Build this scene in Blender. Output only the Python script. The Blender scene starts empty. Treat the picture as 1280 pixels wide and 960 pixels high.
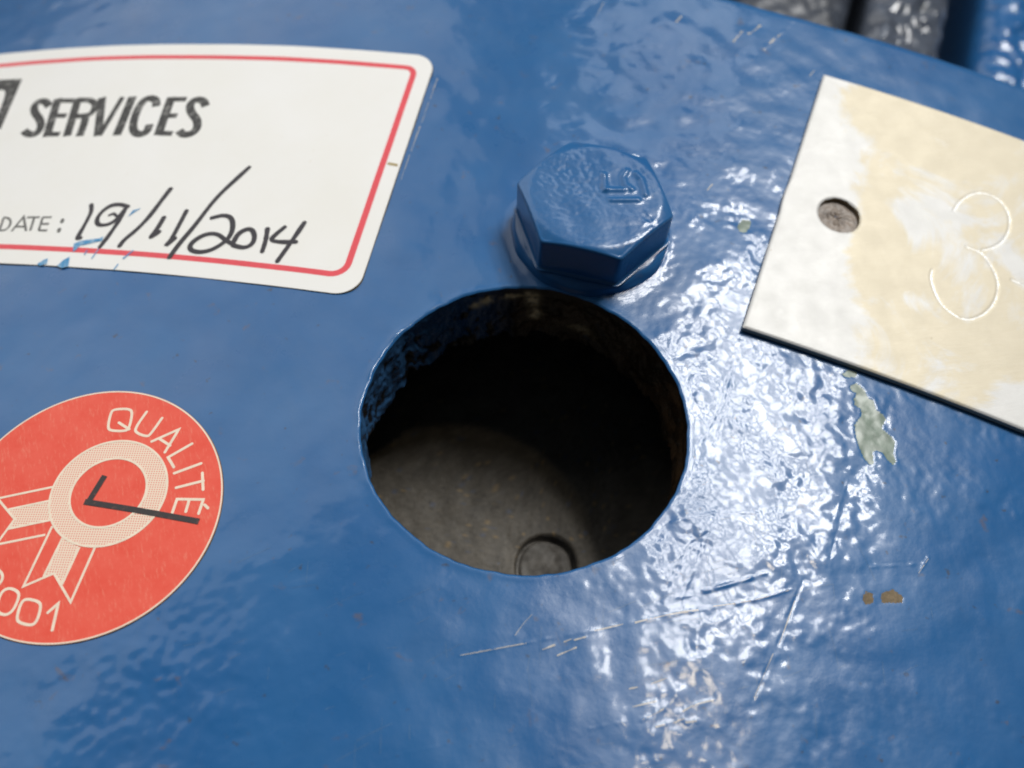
import bpy, math
import numpy as np
from mathutils import Matrix, Vector

# ------------------------------------------------------------------ camera, world, lamps, exposure
scene = bpy.context.scene
COL = scene.collection
MM = 0.001                                    # the script works in millimetres

cam_d = bpy.data.cameras.new('camera')
cam_d.sensor_width = 36.0
cam_d.lens = 41.03
cam_d.clip_start = 0.005
cam_d.clip_end = 50.0
cam_d.dof.use_dof = True
cam_d.dof.focus_distance = 0.151
cam_d.dof.aperture_fstop = 18.0
cam = bpy.data.objects.new('camera', cam_d)
COL.objects.link(cam)
cam.matrix_world = Matrix(((0.94253252, 0.33411442, 0.0, 0.00051968),
                           (-0.26525596, 0.7482837, -0.60803847, -0.08637509),
                           (-0.20315442, 0.57309603, 0.79390756, 0.123842),
                           (0, 0, 0, 1)))
scene.camera = cam

world = bpy.data.worlds.new('World')
scene.world = world
world.use_nodes = True
bg = world.node_tree.nodes['Background']
bg.inputs['Color'].default_value = (0.80, 0.90, 1.0, 1)
bg.inputs['Strength'].default_value = 0.04


def lamp(name, direction, dist, sx, sy, radiance, color, aim=(0, 0, 0)):
    """A rectangular workshop lamp / window far off in the given direction; radiance in W/m2/sr."""
    d = Vector(direction).normalized()
    ld = bpy.data.lights.new(name, 'AREA')
    ld.shape = 'RECTANGLE'
    ld.size, ld.size_y = sx, sy
    ld.energy = radiance * sx * sy * math.pi
    ld.color = color
    o = bpy.data.objects.new(name, ld)
    COL.objects.link(o)
    o.location = Vector(aim) + d * dist
    o.rotation_euler = d.to_track_quat('Z', 'Y').to_euler()
    return o


KEY = (0.625, 0.195, 0.757)
# a window of twelve panes: the gaps between them break up its reflection in the wet-looking paint
kd = Vector(KEY).normalized()
kx = Vector((0, 0, 1)).cross(kd).normalized()
ky = kd.cross(kx)
for ix in range(4):
    for iy in range(3):
        off = kx * (ix - 1.5) * 0.17 + ky * (iy - 1) * 0.215
        lamp('window_pane_lamp', kd * 2.0 + off, (kd * 2.0 + off).length, 0.12, 0.14, 44.0, (1.0, 0.985, 0.955))
lamp('second_window_lamp', (0.50, 0.58, 0.66), 3.0, 0.65, 0.50, 2.6, (0.88, 0.94, 1.0))
lamp('ceiling_lamp', (-0.15, 0.66, 0.74), 3.0, 2.5, 2.6, 1.20, (1.0, 0.985, 0.96))
lamp('bulb_lamp', (0.545, -0.045, 0.835), 2.0, 0.10, 0.10, 38.0, (1.0, 0.82, 0.55))

scene.view_settings.view_transform = 'Standard'
scene.view_settings.look = 'None'
scene.view_settings.exposure = 0.26
scene.view_settings.gamma = 1.0
scene.cycles.use_denoising = True
scene.cycles.filter_width = 1.9
scene.cycles.max_bounces = 6

# ------------------------------------------------------------------ the drum the casing is turned to
# u runs round the drum, t along it, h outwards; all in mm
S0, RC, Z0 = -89.2273674457, 348.90745936, 11.409218816757
E2 = np.array([math.cos(-0.5881484408595907), math.sin(-0.5881484408595907), 0.0])
T2 = np.array([-E2[1], E2[0], 0.0])
UP = np.array([0.0, 0.0, 1.0])


def W(u, t, h):
    u, t, h = np.broadcast_arrays(np.asarray(u, float), np.asarray(t, float), np.asarray(h, float))
    a = (u - S0) / RC
    s = S0 + (RC + h) * np.sin(a)
    z = Z0 - RC + (RC + h) * np.cos(a)
    return (s[..., None] * E2 + t[..., None] * T2 + z[..., None] * UP) * MM


rng = np.random.default_rng(7)
FU0, FT0, FST = -160.0, -90.0, 0.17
FNX, FNY = 1620, 1130


def field(lam, width=0.45, seed=0, stretch=1.0, ang=0.0):
    """Random relief of one wavelength (mm), rms 1, over the casing."""
    r = np.random.default_rng(seed)
    n = r.standard_normal((FNY, FNX)).astype(np.float32)
    kx = np.fft.rfftfreq(FNX, FST)[None, :]
    ky = np.fft.fftfreq(FNY, FST)[:, None]
    ca, sa = math.cos(ang), math.sin(ang)
    ka = (kx * ca + ky * sa)
    kb = (-kx * sa + ky * ca) * stretch
    k = np.sqrt(ka * ka + kb * kb) * lam
    g = np.exp(-0.5 * ((k - 1) / width) ** 2) * (k > 0.02)
    out = np.fft.irfft2(np.fft.rfft2(n) * g, s=(FNY, FNX))
    return (out / out.std()).astype(np.float32)


def sample(F, u, t):
    x = np.clip((u - FU0) / FST, 0, FNX - 1.001)
    y = np.clip((t - FT0) / FST, 0, FNY - 1.001)
    i = x.astype(int); j = y.astype(int)
    fx = x - i; fy = y - j
    return ((F[j, i] * (1 - fx) + F[j, i + 1] * fx) * (1 - fy)
            + (F[j + 1, i] * (1 - fx) + F[j + 1, i + 1] * fx) * fy)


def smooth(a, b, x):
    v = np.clip((x - a) / (b - a), 0, 1)
    return v * v * (3 - 2 * v)


def inside(poly, x, y):
    r = np.zeros(x.shape, bool)
    n = len(poly)
    for i in range(n):
        (x0, y0), (x1, y1) = poly[i], poly[(i + 1) % n]
        if y0 == y1:
            continue
        c = ((y0 > y) != (y1 > y)) & (x < (x1 - x0) * (y - y0) / (y1 - y0) + x0)
        r ^= c
    return r


# ------------------------------------------------------------------ mesh and tagging helpers
def mesh_obj(name, verts, faces, mat, parent=None, shade=True):
    """verts: (n,3) metres. faces: (m,4) or (m,3) int array, or list of lists."""
    me = bpy.data.meshes.new(name)
    verts = np.asarray(verts, np.float32)
    if isinstance(faces, np.ndarray):
        m, k = faces.shape
        me.vertices.add(len(verts)); me.loops.add(m * k); me.polygons.add(m)
        me.vertices.foreach_set('co', verts.ravel())
        me.loops.foreach_set('vertex_index', faces.astype(np.int32).ravel())
        me.polygons.foreach_set('loop_start', np.arange(0, m * k, k, dtype=np.int32))
        me.update(calc_edges=True)
    else:
        me.from_pydata(verts.tolist(), [], faces)
    me.polygons.foreach_set('use_smooth', np.full(len(me.polygons), shade))
    me.materials.append(mat)
    me.update()
    o = bpy.data.objects.new(name, me)
    COL.objects.link(o)
    if parent is not None:
        o.parent = parent
        o.matrix_parent_inverse = parent.matrix_world.inverted()
    return o


def tag(o, label=None, cat=None, group=None, kind=None):
    for k, v in (('label', label), ('category', cat), ('group', group), ('kind', kind)):
        if v:
            o[k] = v
    return o


def empty(name, u, t, h):
    o = bpy.data.objects.new(name, None)
    COL.objects.link(o)
    o.empty_display_size = 0.005
    o.location = Vector(W(u, t, h).tolist())
    o.matrix_world = Matrix.Translation(o.location)
    return o


def grid_faces(ny, nx, wrap=False):
    j, i = np.meshgrid(np.arange(ny - 1), np.arange(nx if wrap else nx - 1), indexing='ij')
    i2 = (i + 1) % nx
    return np.stack([j * nx + i, j * nx + i2, (j + 1) * nx + i2, (j + 1) * nx + i], -1).reshape(-1, 4)


def chaikin(p, closed, n=3):
    p = np.asarray(p, float)
    for _ in range(n):
        if closed:
            q = np.roll(p, -1, 0)
            p = np.stack([.75 * p + .25 * q, .25 * p + .75 * q], 1).reshape(-1, 2)
        else:
            a, b = p[:-1], p[1:]
            m = np.stack([.75 * a + .25 * b, .25 * a + .75 * b], 1).reshape(-1, 2)
            p = np.vstack([p[:1], m[1:-1], p[-1:]])
    return p


def ribbon(pts, w, closed=False, soft=0, cap='round', step=0.8, vary=0.0, seed=0):
    """2D stroke -> (verts (n,2), faces)."""
    p = np.asarray(pts, float)
    if soft:
        p = chaikin(p, closed, soft)
    q = [p[0]]
    seq = list(p[1:]) + ([p[0]] if closed else [])
    for b in seq:
        a = q[-1]
        n = max(1, int(np.linalg.norm(b - a) / step))
        for k in range(1, n + 1):
            q.append(a + (b - a) * k / n)
    if closed:
        q = q[:-1]
    p = np.array(q)
    n = len(p)
    if closed:
        d0 = p - np.roll(p, 1, 0); d1 = np.roll(p, -1, 0) - p
    else:
        d = np.diff(p, axis=0)
        d0 = np.vstack([d[:1], d]); d1 = np.vstack([d, d[-1:]])
    d0 = d0 / (np.linalg.norm(d0, axis=1)[:, None] + 1e-12)
    d1 = d1 / (np.linalg.norm(d1, axis=1)[:, None] + 1e-12)
    tn = d0 + d1
    tn /= np.linalg.norm(tn, axis=1)[:, None] + 1e-12
    nn = np.stack([-tn[:, 1], tn[:, 0]], 1)
    cosh = np.clip((tn * d0).sum(1), 0.45, 1)
    ww = np.full(n, w / 2.0)
    if vary:
        r = np.random.default_rng(seed)
        ww = ww * (1 + vary * np.interp(np.arange(n), np.linspace(0, n, 7), r.uniform(-1, 1, 7)))
    L = p + nn * (ww / cosh)[:, None]
    R = p - nn * (ww / cosh)[:, None]
    v = np.vstack([L, R])
    f = []
    for i in range(n if closed else n - 1):
        j = (i + 1) % n
        f.append([i, n + i, n + j, j])
    if cap == 'round' and not closed:
        for end, d in ((0, -d1[0]), (n - 1, d0[-1])):
            base = len(v)
            c = p[end]; r_ = ww[end]
            a0 = math.atan2(d[1], d[0])
            arc = [c + r_ * np.array([math.cos(a0 + x), math.sin(a0 + x)]) for x in np.linspace(-math.pi / 2, math.pi / 2, 8)]
            v = np.vstack([v, np.array(arc)])
            f.append([base + k for k in range(8)])
    return v, f


def print_obj(name, parts, mat, parent, h, hfun=None, dh=0.004):
    """Printed ink: flat strokes laid on a curved surface; every stroke a hair above the last."""
    V, Fc, base = [], [], 0
    for k, (v, f) in enumerate(parts):
        hh = h + dh * k + (hfun(v[:, 0], v[:, 1]) if hfun else 0)
        V.append(W(v[:, 0], v[:, 1], hh))
        Fc += [[i + base for i in q] for q in f]
        base += len(v)
    o = mesh_obj(name, np.vstack(V), Fc, mat, parent, shade=False)
    # all ink faces look outwards
    nz = W(v[0, 0], v[0, 1], 1.0) - W(v[0, 0], v[0, 1], 0.0)
    me = o.data
    flip = [p.index for p in me.polygons if p.normal.dot(Vector(nz.tolist())) < 0]
    for i in flip:
        me.polygons[i].flip()
    me.update()
    return o


def poly_fill(pts):
    p = np.asarray(pts, float)
    from mathutils.geometry import tessellate_polygon
    tr = tessellate_polygon([[Vector((x, y, 0)) for x, y in p]])
    return p, [list(x) for x in tr]


def quad_fill(c, n):
    """Bilinear patch between four corners, fine enough to follow the curved paper."""
    c = [np.array(x, float) for x in c]
    k = np.linspace(0, 1, n)
    x, y = np.meshgrid(k, k)
    x = x[..., None]; y = y[..., None]
    p = (c[0] * (1 - x) + c[1] * x) * (1 - y) + (c[3] * (1 - x) + c[2] * x) * y
    return p.reshape(-1, 2), grid_faces(n, n).tolist()


def fan_fill(p, rings=9):
    p = np.asarray(p, float)
    c = p.mean(0)
    n = len(p)
    v = np.vstack([c + (p - c) * k for k in np.linspace(0.02, 1, rings)])
    return v, grid_faces(rings, n, True).tolist()


# ------------------------------------------------------------------ materials
def new_mat(name):
    m = bpy.data.materials.new(name)
    m.use_nodes = True
    nt = m.node_tree
    b = nt.nodes['Principled BSDF']
    tc = nt.nodes.new('ShaderNodeTexCoord')
    return m, nt, b, tc.outputs['Object']


def noise(nt, co, scale, detail=3, rough=0.55, dist=0.0):
    n = nt.nodes.new('ShaderNodeTexNoise')
    n.inputs['Scale'].default_value = scale
    n.inputs['Detail'].default_value = detail
    n.inputs['Roughness'].default_value = rough
    n.inputs['Distortion'].default_value = dist
    nt.links.new(co, n.inputs['Vector'])
    return n.outputs['Fac']


def ramp(nt, fac, stops):
    r = nt.nodes.new('ShaderNodeValToRGB')
    el = r.color_ramp.elements
    while len(el) < len(stops):
        el.new(0.5)
    for e, (p, c) in zip(el, stops):
        e.position = p
        e.color = (c, c, c, 1) if not isinstance(c, tuple) else c + (1,)
    nt.links.new(fac, r.inputs['Fac'])
    return r.outputs['Color']


def mix(nt, fac, a, b):
    m = nt.nodes.new('ShaderNodeMix')
    m.data_type = 'RGBA'
    for sock, v in ((m.inputs[0], fac), (m.inputs[6], a), (m.inputs[7], b)):
        if isinstance(v, tuple):
            sock.default_value = v + (1,)
        elif isinstance(v, (int, float)):
            sock.default_value = v
        else:
            nt.links.new(v, sock)
    return m.outputs[2]


def bump(nt, b, h, strength, dist):
    n = nt.nodes.new('ShaderNodeBump')
    n.inputs['Strength'].default_value = strength
    n.inputs['Distance'].default_value = dist
    nt.links.new(h, n.inputs['Height'])
    nt.links.new(n.outputs['Normal'], b.inputs['Normal'])


def paint_mat(name, dirt=1.0, rough=(0.25, 0.37)):
    m, nt, b, co = new_mat(name)
    c = mix(nt, ramp(nt, noise(nt, co, 60, 4), [(0.3, 0.0), (0.7, 1.0)]), (0.017, 0.112, 0.310), (0.024, 0.135, 0.345))
    film = ramp(nt, noise(nt, co, 38, 6, 0.7, 0.8), [(0.45, 0.0), (0.75, 0.08 * dirt)])
    c = mix(nt, film, c, (0.22, 0.25, 0.28))
    fleck = ramp(nt, noise(nt, co, 700, 2, 0.5), [(0.70, 0.0), (0.77, 0.65 * dirt)])
    c = mix(nt, fleck, c, (0.05, 0.055, 0.07))
    gr = ramp(nt, noise(nt, co, 330, 3, 0.6, 0.4), [(0.665, 0.0), (0.76, 0.42 * dirt)])
    c = mix(nt, gr, c, (0.16, 0.10, 0.05))
    nt.links.new(c, b.inputs['Base Color'])
    rr = ramp(nt, noise(nt, co, 120, 5), [(0.3, rough[0]), (0.7, rough[1])])
    nt.links.new(rr, b.inputs['Roughness'])
    b.inputs['IOR'].default_value = 1.5
    nt.links.new(ramp(nt, noise(nt, co, 70, 6, 0.65, 0.5), [(0.32, 0.20), (0.62, 0.56)]), b.inputs['Coat Weight'])
    b.inputs['Coat IOR'].default_value = 1.47
    b.inputs['Specular IOR Level'].default_value = 0.34
    b.inputs['Coat Roughness'].default_value = 0.09
    bump(nt, b, noise(nt, co, 1900, 4, 0.6), 0.25, 0.00006)
    return m


def flat_mat(name, col, rough=0.5, var=0.12, scale=900, bumps=0.15, spec=0.5):
    m, nt, b, co = new_mat(name)
    lo = tuple(x * (1 - var) for x in col)
    hi = tuple(min(1, x * (1 + var)) for x in col)
    c = mix(nt, ramp(nt, noise(nt, co, scale, 5, 0.65), [(0.3, 0.0), (0.7, 1.0)]), lo, hi)
    nt.links.new(c, b.inputs['Base Color'])
    b.inputs['Roughness'].default_value = rough
    b.inputs['Specular IOR Level'].default_value = spec
    if bumps:
        bump(nt, b, noise(nt, co, scale * 2, 4), bumps, 0.00005)
    return m


def worn_ink(name, ink, paper, lo, hi, scale, rough=0.55):
    m, nt, b, co = new_mat(name)
    w = ramp(nt, noise(nt, co, scale, 5, 0.7), [(lo, 0.0), (hi, 0.65)])
    nt.links.new(mix(nt, w, ink, paper), b.inputs['Base Color'])
    b.inputs['Roughness'].default_value = rough
    return m


def attr_mat(name, rough, bscale=900, bstr=0.5, bdist=0.0003):
    m, nt, b, co = new_mat(name)
    a = nt.nodes.new('ShaderNodeAttribute')
    a.attribute_name = 'tone'
    nt.links.new(a.outputs['Color'], b.inputs['Base Color'])
    b.inputs['Roughness'].default_value = rough
    bump(nt, b, noise(nt, co, bscale, 5, 0.65), bstr, bdist)
    return m


def set_tone(o, rgb):
    a = o.data.color_attributes.new('tone', 'FLOAT_COLOR', 'POINT')
    a.data.foreach_set('color', np.c_[rgb, np.ones(len(rgb))].astype(np.float32).ravel())


M_PAINT = paint_mat('blue_paint')
M_BOLT = paint_mat('bolt_paint', 0.4, (0.25, 0.37))


def paper_mat():
    m, nt, b, co = new_mat('label_paper')
    c = mix(nt, ramp(nt, noise(nt, co, 60, 5, 0.6), [(0.35, 0.0), (0.7, 1.0)]), (0.91, 0.91, 0.895), (0.885, 0.88, 0.84))
    c = mix(nt, ramp(nt, noise(nt, co, 900, 3, 0.6), [(0.70, 0.0), (0.80, 0.35)]), c, (0.62, 0.50, 0.33))
    nt.links.new(c, b.inputs['Base Color'])
    b.inputs['Roughness'].default_value = 0.42
    bump(nt, b, noise(nt, co, 500, 5, 0.6), 0.12, 0.00008)
    return m


M_PAPER = paper_mat()
M_EDGE = flat_mat('grimy_paper_edge', (0.14, 0.11, 0.06), 0.8, 0.4, 1500)
M_RED = flat_mat('red_ink', (0.80, 0.075, 0.10), 0.45, 0.06, 600, 0)
M_INK = worn_ink('grey_black_ink', (0.045, 0.045, 0.045), (0.5, 0.5, 0.48), 0.52, 0.70, 900)
M_PEN = flat_mat('marker_pen', (0.030, 0.027, 0.036), 0.5, 0.2, 1200, 0)
M_SMALL = worn_ink('small_print_ink', (0.12, 0.12, 0.115), (0.5, 0.5, 0.48), 0.5, 0.75, 1500)
M_SMEAR = worn_ink('light_blue_smear', (0.04, 0.27, 0.55), (0.45, 0.62, 0.75), 0.45, 0.6, 1500)
M_TICK = flat_mat('brown_mark', (0.42, 0.33, 0.16), 0.6)
M_CREAM = flat_mat('cream_print', (0.93, 0.79, 0.63), 0.5, 0.08, 900, 0)
M_CHECK = worn_ink('black_tick_ink', (0.035, 0.03, 0.032), (0.25, 0.10, 0.08), 0.55, 0.75, 1500)


def sticker_mat():
    m, nt, b, co = new_mat('red_sticker')
    c = mix(nt, ramp(nt, noise(nt, co, 260, 5, 0.7), [(0.3, 0.0), (0.7, 1.0)]), (0.85, 0.078, 0.042), (0.90, 0.125, 0.078))
    mp = nt.nodes.new('ShaderNodeMapping')
    mp.inputs['Rotation'].default_value = (0, 0, 0.6)
    mp.inputs['Scale'].default_value = (3.5, 0.7, 1)
    nt.links.new(co, mp.inputs['Vector'])
    f = ramp(nt, noise(nt, mp.outputs['Vector'], 900, 4, 0.75), [(0.54, 0.0), (0.74, 0.5)])
    c = mix(nt, f, c, (0.92, 0.36, 0.24))
    nt.links.new(c, b.inputs['Base Color'])
    b.inputs['Roughness'].default_value = 0.5
    bump(nt, b, noise(nt, co, 1600, 4), 0.2, 0.00005)
    return m


def halftone_mat():
    m, nt, b, co = new_mat('halftone_print')
    mp = nt.nodes.new('ShaderNodeMapping')
    mp.inputs['Rotation'].default_value = (0, 0, 0.35)
    nt.links.new(co, mp.inputs['Vector'])
    ch = nt.nodes.new('ShaderNodeTexVoronoi')
    ch.inputs['Scale'].default_value = 3100
    ch.inputs['Randomness'].default_value = 0.0
    ch.voronoi_dimensions = '2D'
    nt.links.new(mp.outputs['Vector'], ch.inputs['Vector'])
    f = ramp(nt, ch.outputs['Distance'], [(0.20, 0.9), (0.36, 0.0)])
    nt.links.new(mix(nt, f, (0.93, 0.79, 0.63), (0.80, 0.12, 0.08)), b.inputs['Base Color'])
    b.inputs['Roughness'].default_value = 0.5
    return m


def tag_mat():
    m, nt, b, co = new_mat('lacquered_aluminium')
    st = noise(nt, co, 60, 8, 0.68, 0.8)
    left = nt.nodes.new('ShaderNodeAttribute'); left.attribute_name = 'tone'
    sep = nt.nodes.new('ShaderNodeSeparateColor')
    nt.links.new(left.outputs['Color'], sep.inputs['Color'])
    ad = nt.nodes.new('ShaderNodeMath'); ad.operation = 'ADD'
    nt.links.new(st, ad.inputs[0]); nt.links.new(sep.outputs[0], ad.inputs[1])
    y = ramp(nt, ad.outputs[0], [(0.46, 0.0), (0.56, 1.0)])
    mp = nt.nodes.new('ShaderNodeMapping')
    mp.inputs['Rotation'].default_value = (0, 0, 0.75)
    mp.inputs['Scale'].default_value = (1, 22, 1)
    nt.links.new(co, mp.inputs['Vector'])
    br = noise(nt, mp.outputs['Vector'], 330, 5, 0.7)
    yel = mix(nt, ramp(nt, br, [(0.15, 0.0), (0.85, 1.0)]), (0.66, 0.595, 0.455), (0.73, 0.675, 0.55))
    gry = mix(nt, ramp(nt, noise(nt, co, 240, 4), [(0.3, 0.0), (0.7, 1.0)]), (0.68, 0.68, 0.665), (0.735, 0.735, 0.725))
    c = mix(nt, y, gry, yel)
    sp = ramp(nt, noise(nt, co, 420, 2, 0.5), [(0.755, 0.0), (0.775, 0.8)])
    c = mix(nt, sp, c, (0.30, 0.22, 0.10))
    nt.links.new(c, b.inputs['Base Color'])
    b.inputs['Metallic'].default_value = 0.3
    nt.links.new(ramp(nt, noise(nt, co, 300, 4), [(0.3, 0.56), (0.7, 0.64)]), b.inputs['Roughness'])
    bump(nt, b, br, 0.35, 0.00010)
    return m


M_STICK = sticker_mat()
M_HALF = halftone_mat()
M_TAG = tag_mat()
M_TAGEDGE = flat_mat('cut_aluminium_edge', (0.34, 0.31, 0.26), 0.4, 0.15, 900)
M_GROOVE = flat_mat('bright_engraving', (0.60, 0.60, 0.58), 0.5, 0.1, 2500)
M_GROOVE.node_tree.nodes['Principled BSDF'].inputs['Metallic'].default_value = 0.9
M_CHIP = flat_mat('green_primer', (0.175, 0.235, 0.19), 0.32, 0.2, 700, 0.4)
M_RUST = flat_mat('brown_rust', (0.17, 0.125, 0.07), 0.7, 0.4, 1500, 0.6)
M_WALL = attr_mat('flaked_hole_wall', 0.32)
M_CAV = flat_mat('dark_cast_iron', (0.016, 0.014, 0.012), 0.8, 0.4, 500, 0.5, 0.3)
M_FLOOR = attr_mat('greasy_grey_iron', 0.6, 700, 0.5, 0.0003)
M_PLUG = flat_mat('dark_plug_metal', (0.095, 0.088, 0.078), 0.6, 0.4, 600, 0.6)
M_GLINT = flat_mat('pale_scratch_glint', (0.45, 0.43, 0.39), 0.35, 0.2, 2000, 0)
M_HAIR = flat_mat('hairline_scuff', (0.075, 0.17, 0.33), 0.3, 0.2, 2000, 0)
M_FILL = flat_mat('grey_filling', (0.22, 0.18, 0.15), 0.45, 0.55, 700, 0.8)
M_GREY = flat_mat('greasy_rib_metal', (0.085, 0.10, 0.13), 0.13, 0.4, 200, 1.0)
M_BROWN = flat_mat('dusty_brown_iron', (0.045, 0.055, 0.075), 0.40, 0.4, 200, 0.6)
M_BACK = flat_mat('dark_gap_iron', (0.02, 0.018, 0.017), 0.8, 0.4, 200, 0.3, 0.2)
# ------------------------------------------------------------------ traced outlines, (u,t) in mm on the drum
SERVICES = [('S',[[(-95.56,40.96),(-97.00,42.15),(-98.56,42.07),(-98.72,40.77),(-97.53,39.25),(-95.40,37.81),(-94.05,36.13),(-93.97,34.38),(-95.65,34.25),(-97.03,35.03)]],1),
 ('E',[[(-94.90,42.92),(-91.63,34.04)],
 [(-94.95,42.36),(-91.26,42.62)],
 [(-93.51,38.84),(-90.73,39.05)],
 [(-92.12,34.57),(-89.44,34.81)]],0),
 ('R',[[(-90.89,43.28),(-87.80,34.49)],
 [(-90.94,42.73),(-88.37,43.07),(-86.77,42.31),(-86.13,40.57),(-86.57,39.42),(-89.35,38.99)],
 [(-86.95,39.30),(-86.11,37.26),(-85.44,34.73)]],2),
 ('V',[[(-86.32,43.79),(-82.15,35.22)],
 [(-82.48,44.29),(-81.88,35.25)]],0),
 ('I',[[(-80.67,44.57),(-78.82,35.74)]],0),
 ('C',[[(-75.23,42.89),(-75.77,44.15),(-77.02,44.71),(-78.15,44.13),(-78.29,42.07),(-77.38,38.68),(-76.22,36.85),(-74.78,36.36),(-73.83,37.22),(-74.27,38.87)]],1),
 ('E',[[(-73.56,45.32),(-71.58,36.81)],
 [(-73.63,44.78),(-70.64,45.18)],
 [(-72.54,41.06),(-70.42,41.36)],
 [(-71.72,37.22),(-69.27,37.50)]],0),
 ('S',[[(-66.50,44.12),(-67.60,45.40),(-69.15,45.35),(-69.45,43.90),(-68.30,42.32),(-66.36,40.90),(-65.56,39.10),(-66.01,37.85),(-67.35,37.46),(-68.48,38.30)]],1)]
LOGO = [(-118.24,46.61),(-105.69,47.41),(-102.08,35.17),(-113.71,33.42)]
LOGOW = [(-114.78,43.76),(-108.71,44.45),(-107.84,44.56),(-106.98,43.82),(-106.14,41.87),(-105.21,39.12),(-105.15,37.52),(-111.85,36.19)]
DATE = [('D',[[(-88.82,16.52),(-87.93,13.86)],
 [(-88.86,16.47),(-87.97,16.51),(-87.08,15.99),(-86.64,14.88),(-86.97,14.07),(-87.95,13.90)]]),
 ('A',[[(-85.70,14.00),(-85.40,17.15),(-83.19,14.43)],
 [(-85.58,15.02),(-83.93,15.25)]]),
 ('T',[[(-84.69,17.05),(-82.53,17.42)],
 [(-83.42,17.26),(-82.52,14.60)]]),
 ('E',[[(-81.97,17.50),(-81.08,14.84)],
 [(-81.98,17.46),(-80.44,17.71)],
 [(-81.52,16.16),(-80.10,16.37)],
 [(-81.07,14.88),(-79.66,15.09)]]),
 ('COLON',[[(-78.28,17.49),(-78.14,17.09)],
 [(-77.75,15.65),(-77.61,15.26)]])]
HAND = [[(-75.10,21.06),(-74.41,20.00),(-74.15,18.40),(-73.95,15.99),(-73.82,14.35),(-73.33,14.61)],
 [(-68.86,21.75),(-70.42,21.98),(-71.84,21.53),(-72.63,20.15),(-72.72,18.63),(-71.96,17.53),(-70.78,17.55),(-69.65,18.28),(-69.18,19.78),(-69.00,21.67)],
 [(-69.05,21.67),(-68.83,19.57),(-68.88,17.13),(-68.99,15.24),(-69.20,13.56)],
 [(-70.99,19.60),(-70.44,20.11),(-69.82,19.72)],
 [(-63.73,26.27),(-64.02,23.72),(-64.34,20.38),(-65.13,17.54),(-66.10,15.50),(-66.18,14.31)],
 [(-61.97,20.70),(-61.92,18.43),(-62.27,16.50),(-61.62,17.43),(-61.35,18.01)],
 [(-59.07,22.62),(-58.87,19.57),(-58.74,16.69),(-59.02,15.72),(-58.33,17.30)],
 [(-57.42,13.81),(-57.15,16.66),(-56.40,20.13),(-55.78,25.94),(-54.06,31.00),(-53.37,32.91)],
 [(-54.53,22.13),(-52.99,23.11),(-51.47,22.86),(-50.38,20.86),(-50.25,19.05),(-50.88,17.63),(-51.94,16.32),(-53.50,15.58),(-55.14,15.78),(-55.46,17.02),(-54.43,18.68),(-53.21,19.39),(-51.99,19.39),(-50.52,18.61),(-48.90,18.08)],
 [(-48.97,18.00),(-47.27,17.84),(-46.31,18.69),(-46.46,20.15),(-47.49,21.47),(-48.44,21.33),(-49.28,20.18),(-49.22,18.75)],
 [(-45.32,22.03),(-44.64,19.99),(-44.31,17.97)],
 [(-42.98,23.02),(-43.66,21.51),(-44.09,20.12),(-42.33,20.22),(-40.22,20.81)],
 [(-40.46,24.52),(-40.84,20.93),(-41.38,16.84)]]
SMEAR = [[(-73.71,13.35),(-72.83,14.09),(-71.45,14.59),(-70.06,15.05),(-69.71,15.59),(-69.42,14.68),(-70.34,14.31),(-71.03,13.87),(-72.52,13.16),(-72.67,12.21),(-73.00,11.89)],
 [(-77.48,8.71),(-76.96,9.53),(-76.31,10.00),(-75.92,9.04),(-76.81,8.45)],
 [(-74.06,8.92),(-73.64,10.16),(-72.94,10.91),(-72.16,9.15),(-73.06,8.66)],
 [(-64.48,12.16),(-63.66,14.00),(-63.47,13.86),(-64.19,12.06)],
 [(-64.82,9.91),(-64.68,11.09),(-64.47,11.00),(-64.58,9.88)],
 [(-67.75,19.76),(-67.58,21.15),(-66.49,21.76),(-67.16,20.82)],
 [(-70.96,11.72),(-70.91,12.65),(-70.74,12.55),(-70.72,11.64)],
 [(-69.38,11.23),(-69.24,13.21),(-69.07,13.16),(-69.18,11.16)]]
TICK = [(-32.88,38.84),(-31.23,38.89),(-31.09,38.37),(-32.71,38.33)]
QUAL = [('Q',[([(-52.58,-11.86),(-50.60,-11.28),(-49.85,-11.69),(-49.10,-14.05),(-49.39,-14.57),(-51.41,-15.02),(-52.05,-14.65),(-52.79,-12.43)],1),
 ([(-50.90,-13.61),(-49.03,-14.18)],0)]),
 ('U',[([(-48.02,-11.14),(-48.35,-13.86),(-47.81,-14.46),(-46.13,-14.61),(-45.84,-14.10),(-45.52,-11.49)],0)]),
 ('A',[([(-45.18,-15.10),(-42.51,-12.48),(-42.72,-16.12)],0),
 ([(-44.41,-14.45),(-42.51,-15.03)],0)]),
 ('L',[([(-39.83,-14.01),(-41.96,-16.70),(-40.56,-17.80)],0)]),
 ('I',[([(-37.38,-16.35),(-40.10,-18.60)],0)]),
 ('T',[([(-36.60,-17.57),(-35.44,-19.73)],0),
 ([(-35.97,-18.57),(-38.91,-20.43)],0)]),
 ('E',[([(-37.76,-23.75),(-38.05,-21.87),(-34.79,-21.00),(-34.49,-22.95)],0),
 ([(-36.50,-21.54),(-36.17,-23.16)],0),
 ([(-34.31,-21.63),(-33.69,-21.94)],0)])]
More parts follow.
